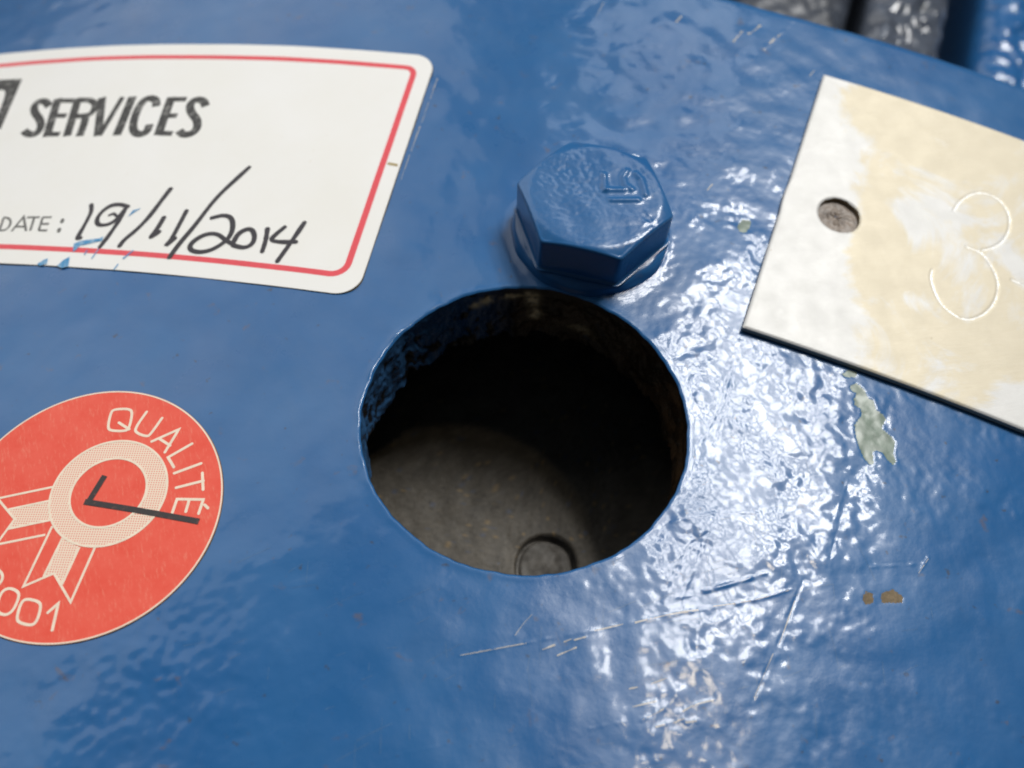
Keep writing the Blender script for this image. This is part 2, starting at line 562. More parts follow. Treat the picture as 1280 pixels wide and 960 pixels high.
NUM = [('one',[([(-46.33,-39.91),(-45.69,-38.51),(-44.66,-41.73)],0)]),
 ('zero',[([(-49.93,-39.05),(-48.26,-38.94),(-47.58,-39.34),(-47.06,-41.15),(-47.34,-41.91),(-48.99,-42.03),(-49.71,-41.65),(-50.26,-39.73)],1)]),
 ('zero',[([(-52.86,-38.36),(-51.55,-38.44),(-50.90,-38.97),(-50.63,-40.75),(-51.11,-41.58),(-52.07,-41.65),(-52.87,-41.25),(-53.48,-39.19)],1)]),
 ('nine',[([(-54.26,-38.24),(-54.90,-38.51),(-56.23,-38.08),(-56.76,-37.33),(-56.14,-36.42),(-54.66,-36.88),(-54.16,-37.70),(-54.40,-38.60),(-55.06,-39.35),(-56.01,-39.68)],0)])]
RIB = [[(-51.84,-29.51),(-51.11,-37.73),(-48.26,-35.17),(-44.30,-37.96),(-45.00,-30.64)],
 [(-49.69,-30.56),(-49.31,-35.93)],
 [(-46.94,-31.18),(-46.52,-36.24)],
 [(-54.58,-24.44),(-62.08,-28.34)],
 [(-63.07,-26.80),(-57.22,-29.88),(-57.79,-35.03)],
 [(-52.09,-30.82),(-58.40,-34.07)],
 [(-54.07,-26.39),(-58.82,-28.88)],
 [(-52.52,-28.80),(-57.42,-31.38)]]
RIBH = [[(-49.69,-30.56),(-48.23,-30.98),(-46.94,-31.18),(-46.52,-36.24),(-48.26,-35.17),(-49.31,-35.93)],
 [(-54.07,-26.39),(-53.35,-27.62),(-52.52,-28.80),(-57.42,-31.38),(-57.22,-29.88),(-58.82,-28.88)]]
CHECK = [[(-48.78,-21.30),(-48.97,-25.40)],
 [(-49.49,-25.37),(-43.09,-24.74),(-33.95,-23.95)]]
THREE = [[(50.76,59.47),(51.39,61.68),(52.79,63.83),(54.45,65.23),(56.54,65.56),(58.46,64.58),(59.63,62.47),(59.76,59.88),(59.01,57.28),(57.72,55.36),(55.94,53.95)],
 [(53.51,53.45),(55.39,53.62),(56.96,52.62),(58.32,50.76),(59.12,48.65),(58.97,45.78),(57.95,43.07),(56.19,40.90),(54.59,40.06),(52.89,40.23),(50.79,41.31),(49.36,43.76),(48.78,45.59),(48.96,46.90)]]
NEXT = [[(60.98,50.61),(63.05,50.47),(66.00,50.56)]]
CHIP = [[(40.50,22.80),(41.20,23.77),(42.01,23.55),(42.89,22.90),(43.21,22.03),(44.09,21.95),(44.66,20.74),(45.78,20.33),(46.34,19.79),(45.91,18.19),(47.24,17.56),(48.12,16.74),(48.08,15.02),(48.63,13.87),(48.25,13.20),(47.44,13.60),(46.56,14.50),(45.27,14.29),(45.67,12.34),(45.26,11.97),(44.23,12.59),(43.36,13.93),(42.69,15.15),(42.10,17.06),(42.82,19.09),(42.60,19.88),(41.60,20.13),(41.34,21.14),(41.66,22.16),(40.80,22.14)],
 [(39.17,24.40),(39.88,25.38),(41.20,25.59),(41.17,24.56),(39.53,23.98)],
 [(19.87,43.77),(20.42,45.41),(21.64,45.67),(21.97,44.62),(21.47,43.00),(20.64,42.67)]]
RUST = [[(46.96,-6.67),(47.42,-5.62),(48.45,-5.53),(48.58,-6.92),(47.51,-7.54)],
 [(49.18,-5.38),(50.76,-4.10),(52.31,-4.60),(52.23,-5.50),(49.65,-6.50)]]
SCR = [([(2.45,-30.29),(9.24,-26.41),(16.51,-22.30),(22.20,-18.86),(27.69,-15.65),(34.05,-12.06),(38.26,-8.99)],0.22,0.09),
 ([(13.15,-26.66),(15.27,-24.73)],0.15,0.07),
 ([(11.20,-26.54),(12.43,-25.52)],0.2,0.08),
 ([(14.39,-24.36),(15.66,-23.40)],0.18,0.07),
 ([(36.35,-24.12),(37.87,-17.25),(38.90,-10.24),(39.51,-7.01)],0.25,-0.09),
 ([(22.18,-27.68),(23.15,-27.07)],0.15,0.06),
 ([(23.06,-29.59),(25.48,-28.06)],0.15,0.07),
 ([(24.46,-30.68),(26.58,-28.66)],0.15,0.07),
 ([(28.34,-28.19),(31.91,-25.63)],0.18,0.08),
 ([(26.18,-30.83),(29.10,-28.98),(30.53,-28.66)],0.15,0.07),
 ([(29.35,-29.27),(30.68,-28.50)],0.2,0.08),
 ([(27.89,-13.06),(34.48,-8.26)],0.3,0.12),
 ([(30.16,-14.33),(37.91,-9.25)],0.15,0.08),
 ([(7.74,-25.93),(8.75,-22.95)],0.2,0.04),
 ([(18.93,-33.63),(25.09,-30.20)],0.15,0.05),
 ([(24.66,25.44),(24.34,17.43),(24.07,12.62),(22.82,6.59)],0.25,-0.12),
 ([(22.91,-16.27),(24.88,-7.72),(26.78,-5.21)],0.25,-0.12),
 ([(25.38,-14.95),(26.40,-7.16)],0.22,0.1),
 ([(25.01,-15.09),(29.52,-11.94),(34.80,-8.02)],0.25,0.1),
 ([(21.91,-5.64),(26.59,-2.53),(32.02,-0.48)],0.22,0.08),
 ([(42.06,-4.82),(42.65,4.12)],0.15,-0.05),
 ([(47.52,-2.25),(51.11,-0.62),(54.34,0.89)],0.25,0.06),
 ([(53.69,-0.72),(54.63,1.92)],0.2,0.07),
 ([(-31.73,58.08),(-31.26,53.37),(-30.80,48.07),(-30.30,42.08),(-29.74,36.23),(-29.24,32.90)],0.13,0.06),
 ([(2.92,75.96),(3.11,78.00)],0.25,0.07),
 ([(11.46,81.65),(12.54,84.89)],0.25,0.09),
 ([(13.40,84.03),(14.78,86.63)],0.3,0.1),
 ([(16.52,81.35),(18.41,85.53),(19.78,89.16)],0.35,0.12),
 ([(-11.84,78.15),(-11.09,82.91)],0.12,0.04),
 ([(-10.60,-47.95),(-11.23,-43.08),(-13.04,-30.33),(-14.26,-23.25)],0.3,-0.03),
 ([(-7.68,-44.46),(-7.37,-39.48)],0.2,-0.03),
 ([(-2.56,-44.44),(4.42,-40.32)],0.2,0.05),
 ([(-27.69,28.62),(-26.16,29.53),(-24.85,30.71)],0.14,0.05),
 ([(-23.53,20.15),(-20.60,21.03)],0.2,-0.05),
 ([(42.73,41.39),(43.37,42.88)],0.1,0.02),
 ([(24.66,18.22),(24.95,11.75),(24.67,7.06)],0.2,0.1),
 ([(41.74,1.08),(42.64,8.64)],0.15,0.05)]
SCR_GLINT = [([(2.45,-30.29),(6.00,-28.31),(9.25,-26.45)],0.12),
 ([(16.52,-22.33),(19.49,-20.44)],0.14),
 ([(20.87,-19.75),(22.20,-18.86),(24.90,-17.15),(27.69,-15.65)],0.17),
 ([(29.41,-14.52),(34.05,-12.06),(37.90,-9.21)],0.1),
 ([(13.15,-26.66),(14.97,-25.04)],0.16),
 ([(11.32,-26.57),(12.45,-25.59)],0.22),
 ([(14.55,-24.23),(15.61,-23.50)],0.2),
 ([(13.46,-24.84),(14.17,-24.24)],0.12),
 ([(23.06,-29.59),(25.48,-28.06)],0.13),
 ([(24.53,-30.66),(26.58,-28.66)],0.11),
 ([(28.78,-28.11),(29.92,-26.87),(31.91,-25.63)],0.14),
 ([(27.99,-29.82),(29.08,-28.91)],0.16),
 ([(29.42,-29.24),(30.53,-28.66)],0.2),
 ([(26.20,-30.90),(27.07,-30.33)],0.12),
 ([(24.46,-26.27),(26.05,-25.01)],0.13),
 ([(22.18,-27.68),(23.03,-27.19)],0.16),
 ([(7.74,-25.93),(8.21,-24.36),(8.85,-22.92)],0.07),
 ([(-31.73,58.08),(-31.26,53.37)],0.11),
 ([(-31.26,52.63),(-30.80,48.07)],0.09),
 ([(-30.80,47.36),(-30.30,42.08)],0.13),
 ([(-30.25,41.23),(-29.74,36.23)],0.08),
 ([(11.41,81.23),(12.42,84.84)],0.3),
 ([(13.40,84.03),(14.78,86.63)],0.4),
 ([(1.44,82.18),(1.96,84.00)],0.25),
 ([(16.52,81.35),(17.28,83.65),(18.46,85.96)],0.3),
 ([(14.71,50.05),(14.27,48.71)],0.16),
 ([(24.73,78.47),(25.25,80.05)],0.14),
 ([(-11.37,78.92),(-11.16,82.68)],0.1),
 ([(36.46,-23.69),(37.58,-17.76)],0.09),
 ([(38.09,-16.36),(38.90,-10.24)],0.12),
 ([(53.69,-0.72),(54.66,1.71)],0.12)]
BOLTM = [[(-0.02,38.97),(0.84,36.29)],
 [(1.22,36.44),(3.29,37.20)],
 [(2.20,34.88),(5.53,36.12)],
 [(2.82,40.68),(2.57,39.53),(3.17,38.20),(4.25,37.63)],
 [(4.10,40.69),(5.10,39.89),(6.28,37.44)]]
EDGE = [(15.03,92.29),(35.75,93.23),(59.75,95.34)]
# ------------------------------------------------------------------ the blue casing
HC = np.array([0.204, 2.079]); HR = 21.40        # round opening
BOLT = np.array([-0.17, 35.0])
ST = 21.40 / 124.0


def axis(c, lo, hi, far_lo, far_hi):
    a = c - ST * np.arange(0, int((c - lo) / ST) + 1)[::-1]
    b = c + ST * np.arange(1, int((hi - c) / ST) + 1)
    def tail(x0, x1, s):
        out, st = [], ST
        x = x0
        while (x1 - x) * s > 0:
            st *= 1.035 if st < 0.30 else (1.008 if abs(x - x0) < 70 else 1.06)
            x += s * st
            out.append(x)
        return out
    return np.array(tail(a[0], far_lo, -1)[::-1] + list(a) + list(b) + (tail(b[-1], far_hi, 1) if far_hi else []))


ua = axis(HC[0], -66, 76, -300, 190)
ta = axis(HC[1], -58, 92.0, -200, None)
EDGE_T = ta[-1]
GU, GT = np.meshgrid(ua, ta)


def open_hole(gu, gt, c, R, S):
    x, y = gu - c[0], gt - c[1]
    rho = np.maximum(np.abs(x), np.abs(y))
    ax = np.abs(x) >= np.abs(y)
    with np.errstate(divide='ignore', invalid='ignore'):
        p1 = np.where(ax, math.pi / 4 * y / np.where(x == 0, 1, x), math.pi / 4 * x / np.where(y == 0, 1, y))
    dx = np.where(ax, np.sign(x) * np.cos(p1), np.sign(y) * np.sin(p1))
    dy = np.where(ax, np.sign(x) * np.sin(p1), np.sign(y) * np.cos(p1))
    w = np.clip((rho - R) / (S - R), 0, 1)
    w = w * w * (3 - 2 * w) * 0.5 + w * 0.5
    nx = np.where(rho < S, (1 - w) * rho * dx + w * x, x)
    ny = np.where(rho < S, (1 - w) * rho * dy + w * y, y)
    return c[0] + nx, c[1] + ny, rho


PU, PT, RHO = open_hole(GU, GT, HC, HR, 42.0)
_th = np.arctan2(PT - HC[1], PU - HC[0]); _r = np.maximum(np.hypot(PU - HC[0], PT - HC[1]), 1e-3)


def rim_wobble(a):
    return 0.05 * np.sin(3 * a + 1) + 0.045 * np.sin(11 * a + 2) + 0.035 * np.sin(23 * a) + 0.03 * np.sin(41 * a + 1.3) + 0.02 * np.sin(67 * a)


_k = 1 + rim_wobble(_th) * smooth(2.5, 0.0, _r - HR) / _r
PU = HC[0] + (PU - HC[0]) * _k; PT = HC[1] + (PT - HC[1]) * _k


def seg_dist(pts, u, t):
    best = np.full(u.shape, 1e9)
    for a, b in zip(pts[:-1], pts[1:]):
        a = np.array(a); b = np.array(b)
        d = b - a
        k = np.clip(((u - a[0]) * d[0] + (t - a[1]) * d[1]) / (d @ d + 1e-9), 0, 1)
        best = np.minimum(best, np.hypot(u - a[0] - k * d[0], t - a[1] - k * d[1]))
    return best


# label and sticker outlines (u,t)
L_TR = np.array([-33.458, 62.629]); L_BR = np.array([-28.031, 13.885])
L_DT = -np.array([0.9943, 0.1065])               # along the top edge, towards the far end
LAB_LEN = 108.0
LAB_POLY = [tuple(L_TR), tuple(L_BR), tuple(L_BR + L_DT * LAB_LEN), tuple(L_TR + L_DT * LAB_LEN)]
SC = np.array([-49.236, -26.392]); SR = 17.82


def gauss(u, t, c, s):
    return np.exp(-((u - c[0]) ** 2 + (t - c[1]) ** 2) / (2 * s * s))


F_broad = field(16, 0.5, 1)
F_wave = field(6.5, 0.45, 2)
F_lump = field(2.4, 0.5, 3)
F_lump2 = field(2.1, 0.4, 8, 2.2, 0.3)
F_fine = field(1.15, 0.45, 4)
F_dab = field(9.0, 0.6, 5)
F_mod = field(14, 0.6, 6)
F_peel = field(2.0, 0.5, 9)


def relief(u, t):
    """Height of the brushed paint above the drum, in mm."""
    right = smooth(-4, 26, u + 0.16 * (t - 10))
    right = right * (0.25 + 0.75 * smooth(66, 40, t)) * smooth(86, 70, t)
    right = np.maximum(right, 0.35 * gauss(u, t, (10, -30), 13))
    upper = gauss(u, t, (3, 69), 14)
    lowl = gauss(u, t, (-30, -45), 9)
    dab = smooth(-0.7, 0.7, sample(F_mod, u, t))
    calm = (1 - 0.8 * gauss(u, t, (60, -4), 14)) * (1 - 0.35 * smooth(-12, -32, t))
    amp = right * calm * (0.3 + 0.7 * dab)
    h = 0.030 * sample(F_broad, u, t)
    h += (0.014 + 0.014 * amp + 0.026 * upper + 0.012 * lowl) * sample(F_wave, u, t)
    h += (0.0014 + 0.0125 * amp + 0.003 * upper + 0.014 * lowl) * sample(F_lump, u, t)
    h += 0.007 * amp * (0.4 + 0.6 * gauss(u, t, (32, 14), 9)) * sample(F_lump2, u, t)
    h += (0.0004 + 0.0026 * amp + 0.001 * upper + 0.001 * lowl) * sample(F_fine, u, t)
    h += 0.0012 * sample(F_peel, u, t)
    # calmer under the paper
    lab = inside(LAB_POLY, u, t)
    st = (u - SC[0]) ** 2 + (t - SC[1]) ** 2 < SR ** 2
    h = np.where(lab | st, np.clip(h, -0.09, 0.05), h)
    return h


H = relief(PU, PT)
for pts, w, a in SCR:
    P_ = np.array(pts)
    lo, hi = P_.min(0) - 3, P_.max(0) + 3
    m = (PU > lo[0]) & (PU < hi[0]) & (PT > lo[1]) & (PT < hi[1])
    d = seg_dist(pts, PU[m], PT[m])
    H[m] += 0.42 * a * np.exp(-(d / (0.75 * w)) ** 2) * np.clip(0.7 + 0.4 * sample(F_peel, PU[m], PT[m]), 0.15, 1.3)
# rim of the opening: a bead of paint, then rounded over
R_ = np.hypot(PU - HC[0], PT - HC[1]); TH = np.arctan2(PT - HC[1], PU - HC[0]); D_ = R_ - HR - rim_wobble(TH)
DTH = (TH - 2.95 + math.pi) % (2 * math.pi) - math.pi
bead = (0.03 + 0.13 * np.exp(-(DTH / 0.62) ** 2)) * (0.8 + 0.3 * np.sin(9 * TH + 1) + 0.3 * np.sin(23 * TH) + 0.2 * np.sin(41 * TH))
H -= 0.13 * np.exp(-np.clip(D_, 0, 30) / 2.4)
near = D_ < 2
H = np.where(near, H * (0.35 + 0.65 * smooth(-0.5, 2, D_)) + bead * np.exp(-((D_ - 0.5) / 0.40) ** 2), H)
rr = 0.24
q = np.clip(rr - D_, 0, rr)
H = np.where(D_ < rr, H - rr + np.sqrt(np.maximum(rr * rr - q * q, 0)), H)
# puddle of paint round the washer
DB = np.hypot(PU - BOLT[0], PT - BOLT[1])
H += 0.20 * np.exp(-np.clip(DB - 11.4, 0, 9) / 0.7) * smooth(0, 2.5, D_)
# rounded far edge of the casing
DE = PT - (EDGE_T - 2.6)
q = np.clip(DE, 0, 2.6)
H = H - np.where(DE > 0, 2.6 - np.sqrt(np.maximum(2.6 ** 2 - q * q, 0)), 0)
PT = PT + smooth(70, 92, PT) * (0.5 + np.clip(PU - 18, 0, 90) * 0.045)
# chips, where the paint is off
CM = []
for poly in CHIP + RUST:
    w = np.array(poly)
    m = (PU > w[:, 0].min() - 1) & (PU < w[:, 0].max() + 1) & (PT > w[:, 1].min() - 1) & (PT < w[:, 1].max() + 1)
    ins = np.zeros(PU.shape, bool)
    ins[m] = inside(poly, PU[m], PT[m])
    CM.append(ins)
for k, ins in enumerate(CM):
    H[ins] -= 0.03 if k < len(CHIP) else 0.012
    # lifted lip of paint round the chip
    if k < len(CHIP):
        ring = np.zeros_like(ins)
        for a in (-2, -1, 0, 1, 2):
            for b in (-2, -1, 0, 1, 2):
                ring |= np.roll(np.roll(ins, a, 0), b, 1)
        H[ring & ~ins] += 0.004

V = W(PU, PT, H)
ny, nx = V.shape[:2]
F = grid_faces(ny, nx)
fc = RHO.reshape(-1)[F].mean(1)
keep = fc > HR - 1e-6
F = F[keep]
# end face of the casing, below the rounded edge
drop = [(0.02, -3.2), (0.04, -6.0), (0.0, -12.0), (0.0, -20.0), (0.0, -45.0)]
last = (ny - 1) * nx + np.arange(nx)
verts = [V.reshape(-1, 3)]
allF = [F]
prev = last
off = ny * nx
for dt, h in drop:
    verts.append(W(PU[-1], PT[-1] + dt, h))
    cur = off + np.arange(nx); off += nx
    allF.append(np.stack([prev[:-1], prev[1:], cur[1:], cur[:-1]], 1))
    prev = cur
verts = np.vstack(verts)
Fm = np.vstack(allF)
cu = np.zeros(len(verts)); cu[:ny * nx] = 0
chip_id = np.full(len(verts), -1)
for k, ins in enumerate(CM):
    chip_id[:ny * nx][ins.ravel()] = k
fid = chip_id[Fm]
fk = np.where((fid >= 0).sum(1) >= 3, fid.max(1), -1)

housing = tag(empty('machine_housing', 0, 0, 0),
              'glossy blue painted machine housing with a large round dark hole through it', 'machine housing')


def compact(v, f):
    used, inv = np.unique(f, return_inverse=True)
    return v[used], inv.reshape(f.shape)


v_, f_ = compact(verts, Fm[fk < 0])
shell = mesh_obj('painted_shell', v_, f_, M_PAINT, housing)
for k in range(len(CM)):
    v_, f_ = compact(verts, Fm[fk == k])
    if not len(f_):
        continue
    if k < len(CHIP):
        tag(mesh_obj('paint_chip', v_, f_, M_CHIP, housing),
            ('large grey green bare patch below the metal tag', 'small grey green bare patch touching the tag edge',
             'tiny grey green bare patch left of the tag')[k])
    else:
        mesh_obj('rust_spot', v_, f_, M_RUST, housing)

# scratches and a paint ridge, their glints painted on as pale ribbons
for pts, w in SCR_GLINT:
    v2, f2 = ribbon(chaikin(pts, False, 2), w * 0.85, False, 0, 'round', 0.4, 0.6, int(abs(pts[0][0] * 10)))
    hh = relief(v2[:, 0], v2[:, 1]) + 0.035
    o = mesh_obj('scratch_glint', W(v2[:, 0], v2[:, 1], hh), f2, M_GLINT, housing, shade=False)

# hairline scuffs nobody could count, one mesh
rs_ = np.random.default_rng(12)
hv, hf, hb = [], [], 0
for k in range(110):
    c_ = np.array([rs_.normal(33, 13), rs_.normal(-16, 12)]) if k < 75 else np.array([rs_.uniform(-30, 20), rs_.uniform(-45, -25)])
    if np.hypot(*(c_ - HC)) < HR + 5:
        continue
    a_ = rs_.choice([0.78, 0.74, 2.0, 1.85, 0.5]) + rs_.normal(0, 0.09)
    ln = rs_.uniform(0.8, 5.0)
    d_ = np.array([math.cos(a_), math.sin(a_)]) * ln / 2
    bend = np.array([-d_[1], d_[0]]) * rs_.normal(0, 0.04)
    v2, f2 = ribbon(chaikin([c_ - d_, c_ + bend, c_ + d_], False, 2), rs_.uniform(0.03, 0.06), False, 0, 'butt', 0.35, 0.5, k)
    hv.append(W(v2[:, 0], v2[:, 1], relief(v2[:, 0], v2[:, 1]) + 0.02))
    hf += [[i + hb for i in q] for q in f2]
    hb += len(v2)
tag(mesh_obj('hairline_scuffs', np.vstack(hv), hf, M_HAIR, housing, shade=False), kind='stuff')

# wall of the opening
nth, nd = 720, 46
th = np.linspace(0, 2 * math.pi, nth, endpoint=False)
dep = np.linspace(0, 1, nd)
r1 = np.random.default_rng(3)


def ring_noise(nrow, ncol, ky, kx, seed):
    r = np.random.default_rng(seed)
    n = r.standard_normal((nrow, ncol))
    fy = np.fft.fftfreq(nrow)[:, None] * nrow; fx = np.fft.rfftfreq(ncol)[None, :] * ncol
    g = np.exp(-((fy / ky) ** 2 + (fx / kx) ** 2))
    o = np.fft.irfft2(np.fft.rfft2(n) * g, s=(nrow, ncol))
    return o / o.std()


w1 = ring_noise(nd, nth, 3, 40, 1); w2 = ring_noise(nd, nth, 10, 160, 2); w3 = ring_noise(nd, nth, 5, 70, 3)
edge = 11.3 + 0.55 * ring_noise(2, nth, 1, 30, 4)[0] + 0.3 * ring_noise(2, nth, 1, 120, 5)[0]
dm = 0.22 + dep[:, None] * (edge[None, :] - 0.22)
rw = HR + 0.01 + rim_wobble(th)[None, :] * smooth(0.4, 0, dep)[:, None] + (0.16 * w1 + 0.06 * w2) * smooth(0.0, 0.25, dep)[:, None] + 0.25 * smooth(0.0, 0.3, dep)[:, None]
Vw = W(HC[0] + rw * np.cos(th), HC[1] + rw * np.sin(th), -dm)
# returns outwards under the plate
Vb = W(HC[0] + 46 * np.cos(th), HC[1] + 46 * np.sin(th), -12.2 + 0 * th)
Vb0 = W(HC[0] + (rw[-1] + 1.0) * np.cos(th), HC[1] + (rw[-1] + 1.0) * np.sin(th), -edge - 0.5)
Vc = W(HC[0] + 46 * np.cos(th), HC[1] + 46 * np.sin(th), -31.5 + 0 * th)
fw = grid_faces(nd, nth, True)[:, ::-1]
wall = mesh_obj('hole_wall', Vw.reshape(-1, 3), fw, M_WALL, housing)
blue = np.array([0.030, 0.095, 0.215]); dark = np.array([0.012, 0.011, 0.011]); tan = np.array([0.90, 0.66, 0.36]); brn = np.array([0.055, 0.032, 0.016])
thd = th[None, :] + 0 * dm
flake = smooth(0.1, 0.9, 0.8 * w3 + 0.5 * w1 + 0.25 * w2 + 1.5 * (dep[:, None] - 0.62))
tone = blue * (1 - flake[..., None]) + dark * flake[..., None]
# the far side and right side lost their paint long ago
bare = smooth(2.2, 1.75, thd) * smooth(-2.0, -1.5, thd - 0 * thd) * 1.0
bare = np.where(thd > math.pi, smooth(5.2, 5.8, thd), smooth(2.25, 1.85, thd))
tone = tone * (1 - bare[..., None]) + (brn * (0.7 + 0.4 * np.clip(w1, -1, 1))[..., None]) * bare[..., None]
# rust blooms and a dried drip
dd = dm
for (ang, d0, sa, sd) in ((1.815, 3.6, 0.035, 1.3), (1.79, 7.0, 0.035, 1.0), (1.83, 1.8, 0.05, 0.7), (1.95, 2.4, 0.06, 0.6), (2.12, 2.6, 0.05, 0.7), (2.2, 3.4, 0.03, 0.5), (1.45, 8.0, 0.10, 0.8)):
    b_ = np.exp(-((thd - ang) / sa) ** 2 - ((dd - d0) / sd) ** 2) * (0.7 + 0.3 * w2)
    b_ = np.clip(b_ * (0.5 if d0 > 7 else 1.8), 0, 1)
    tone = tone * (1 - b_[..., None]) + tan * b_[..., None]
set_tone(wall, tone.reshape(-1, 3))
n3 = np.vstack([Vw[-1], Vb0, Vb, Vc])
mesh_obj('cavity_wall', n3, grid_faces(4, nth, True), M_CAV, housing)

# floor of the cavity with a sunk plug
FC = np.array([7.6, -3.9])
PLUG_R = 5.0
xs = np.unique(np.r_[np.linspace(-70, -8, 90), np.linspace(-8, 8, 129), np.linspace(8, 70, 90)])
fu, ft = np.meshgrid(xs, xs)
step = 8 / 64
PR = round(PLUG_R / step) * step
fu2, ft2, frho = open_hole(fu, ft, np.array([0.0, 0.0]), PR, 8.0)
fd = np.hypot(fu2, ft2) - PR
FLOOR_H = -30.0
fh = FLOOR_H + 0.05 * sample(F_wave, fu2, ft2 + 20) + 0.02 * sample(F_lump, fu2 + 30, ft2) - np.clip(0.5 - fd, 0, 0.5) ** 2 * 1.4
Vf = W(FC[0] + fu2, FC[1] + ft2, fh)
Ff = grid_faces(*fu.shape)
Ff = Ff[frho.reshape(-1)[Ff].mean(1) > PR - 1e-6]
v_, f_ = compact(Vf.reshape(-1, 3), Ff)
used = np.unique(Ff)
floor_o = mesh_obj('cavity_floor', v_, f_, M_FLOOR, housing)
g1 = sample(F_wave, fu2 * 1.3, ft2).ravel()[used]; g2 = sample(F_fine, fu2, ft2).ravel()[used]; g3 = sample(F_peel, fu2 - 40, ft2).ravel()[used]
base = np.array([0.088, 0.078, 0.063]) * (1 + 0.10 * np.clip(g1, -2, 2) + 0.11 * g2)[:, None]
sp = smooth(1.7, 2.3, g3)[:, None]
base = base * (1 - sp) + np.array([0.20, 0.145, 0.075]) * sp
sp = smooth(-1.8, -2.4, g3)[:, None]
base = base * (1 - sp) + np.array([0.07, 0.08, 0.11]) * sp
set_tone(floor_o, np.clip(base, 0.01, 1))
# plug: recess wall, groove and low crown
rp = np.r_[PR + 0.02, PR - 0.03, PR - 0.25, PR - 0.6, PR - 0.75, np.linspace(PR - 1.0, 0.02, 14)]
hp = np.r_[-0.35, -1.6, -1.9, -1.9, -1.0, np.linspace(-0.75, -0.6, 14)]
tp = np.linspace(0, 2 * math.pi, 96, endpoint=False)
hp = hp[:, None] * (0.75 + 0.25 * np.cos(tp - 0.6))
Vp = W(FC[0] + rp[:, None] * np.cos(tp), FC[1] + rp[:, None] * np.sin(tp),
       FLOOR_H + hp + 0.16 * sample(F_wave, rp[:, None] * np.cos(tp), rp[:, None] * np.sin(tp)) + 0.05 * sample(F_lump, rp[:, None] * np.cos(tp), rp[:, None] * np.sin(tp)))
mesh_obj('sunk_plug', Vp.reshape(-1, 3), grid_faces(len(rp), 96, True)[:, ::-1], M_PLUG, housing)

# ------------------------------------------------------------------ washer and hexagon bolt


def lathe(name, prof, c, mat, parent=None, n=160, wob=0.0, seed=1):
    t_ = np.linspace(0, 2 * math.pi, n, endpoint=False)
    r_ = np.array([p[0] for p in prof]); h_ = np.array([p[1] for p in prof])
    rn = ring_noise(len(prof), n, max(2, len(prof) / 2), 14, seed) * wob
    R2 = r_[:, None] + rn
    v = W(c[0] + R2 * np.cos(t_), c[1] + R2 * np.sin(t_), h_[:, None] + rn * 0.6)
    return mesh_obj(name, v.reshape(-1, 3), grid_faces(len(prof), n, True), mat, parent)


wp = [(11.45, -0.25), (11.4, 0.3), (11.3, 0.8), (11.1, 1.22), (10.8, 1.52), (10.3, 1.73), (9.4, 1.82), (8.0, 1.80)]
washer = lathe('washer', wp, BOLT, M_BOLT, None, 200, 0.08, 5)
tag(washer, 'round blue painted washer under the hexagon bolt head above the hole', 'washer')

bolt = tag(empty('hexagon_bolt', BOLT[0], BOLT[1], 1.9),
           'blue painted hexagon bolt head with raised marks above the large hole', 'bolt')
AC, ANG, HTOP, HBOT = 11.05, 1.114, 8.15, 1.93
AF = AC * math.cos(math.pi / 6)
n = 360
ta_ = np.linspace(0, 2 * math.pi, n, endpoint=False)
rel = (ta_ - ANG + math.pi / 6) % (math.pi / 3) - math.pi / 6       # 0 at a corner
# soft-min of the two flats that meet at each corner
fa = AF / np.cos(rel - math.pi / 6); fb = AF / np.cos(rel + math.pi / 6)
kk = 5.0
hexr = -np.log(np.exp(-kk * fa) + np.exp(-kk * fb)) / kk
RCH = AF * 0.955
tanc = math.tan(math.radians(24))


def top_h(r):
    x = (r - RCH)
    soft = 0.35
    return HTOP - tanc * 0.5 * (x + np.sqrt(x * x + soft * soft)) + tanc * 0.5 * soft * 0.3


rows_r, rows_h = [], []
for k in np.linspace(0.002, 0.80, 40):
    r_ = AF * k + 0 * ta_
    rows_r.append(r_); rows_h.append(top_h(r_))
for k in np.linspace(0, 1, 22)[1:]:
    r_ = AF * 0.80 + (hexr - 0.50 - AF * 0.80) * k
    rows_r.append(r_); rows_h.append(top_h(r_))
hr = top_h(hexr - 0.50)
for a in np.linspace(0, math.pi / 2, 7)[1:]:
    rows_r.append(hexr - 0.50 + 0.50 * np.sin(a)); rows_h.append(hr - 0.55 * (1 - np.cos(a)))
hs = hr - 0.55
for k in np.linspace(0, 1, 14)[1:]:
    rows_r.append(hexr + 0 * ta_); rows_h.append(hs + (HBOT - hs) * k)
rows_r.append(hexr + 0.5); rows_h.append(HBOT - 0.03 + 0 * ta_)
BR_ = np.array(rows_r); BH_ = np.array(rows_h)
bu, bt = BR_ * np.cos(ta_), BR_ * np.sin(ta_)
top = np.zeros_like(BH_); top[:61] = 1
rp_ = 0.007 * sample(F_lump, bu + 40, bt) + 0.022 * sample(F_wave, bu + 40, bt) + 0.004 * sample(F_fine, bu, bt)
pit = gauss(bu, bt, (-4.0, 2.2), 2.9) + 0.5 * gauss(bu, bt, (-2, -2), 2.5)
rp_ += 0.6 * pit * (0.022 * sample(F_fine, bu - 20, bt) + 0.012 * sample(F_peel, bu - 20, bt)) - 0.05 * pit
gl = gauss(bu, bt, (8.2, -1.6), 1.3)
rp_ += gl * 0.025 * sample(F_peel, bu, bt + 30)
BH_ = BH_ + top * rp_
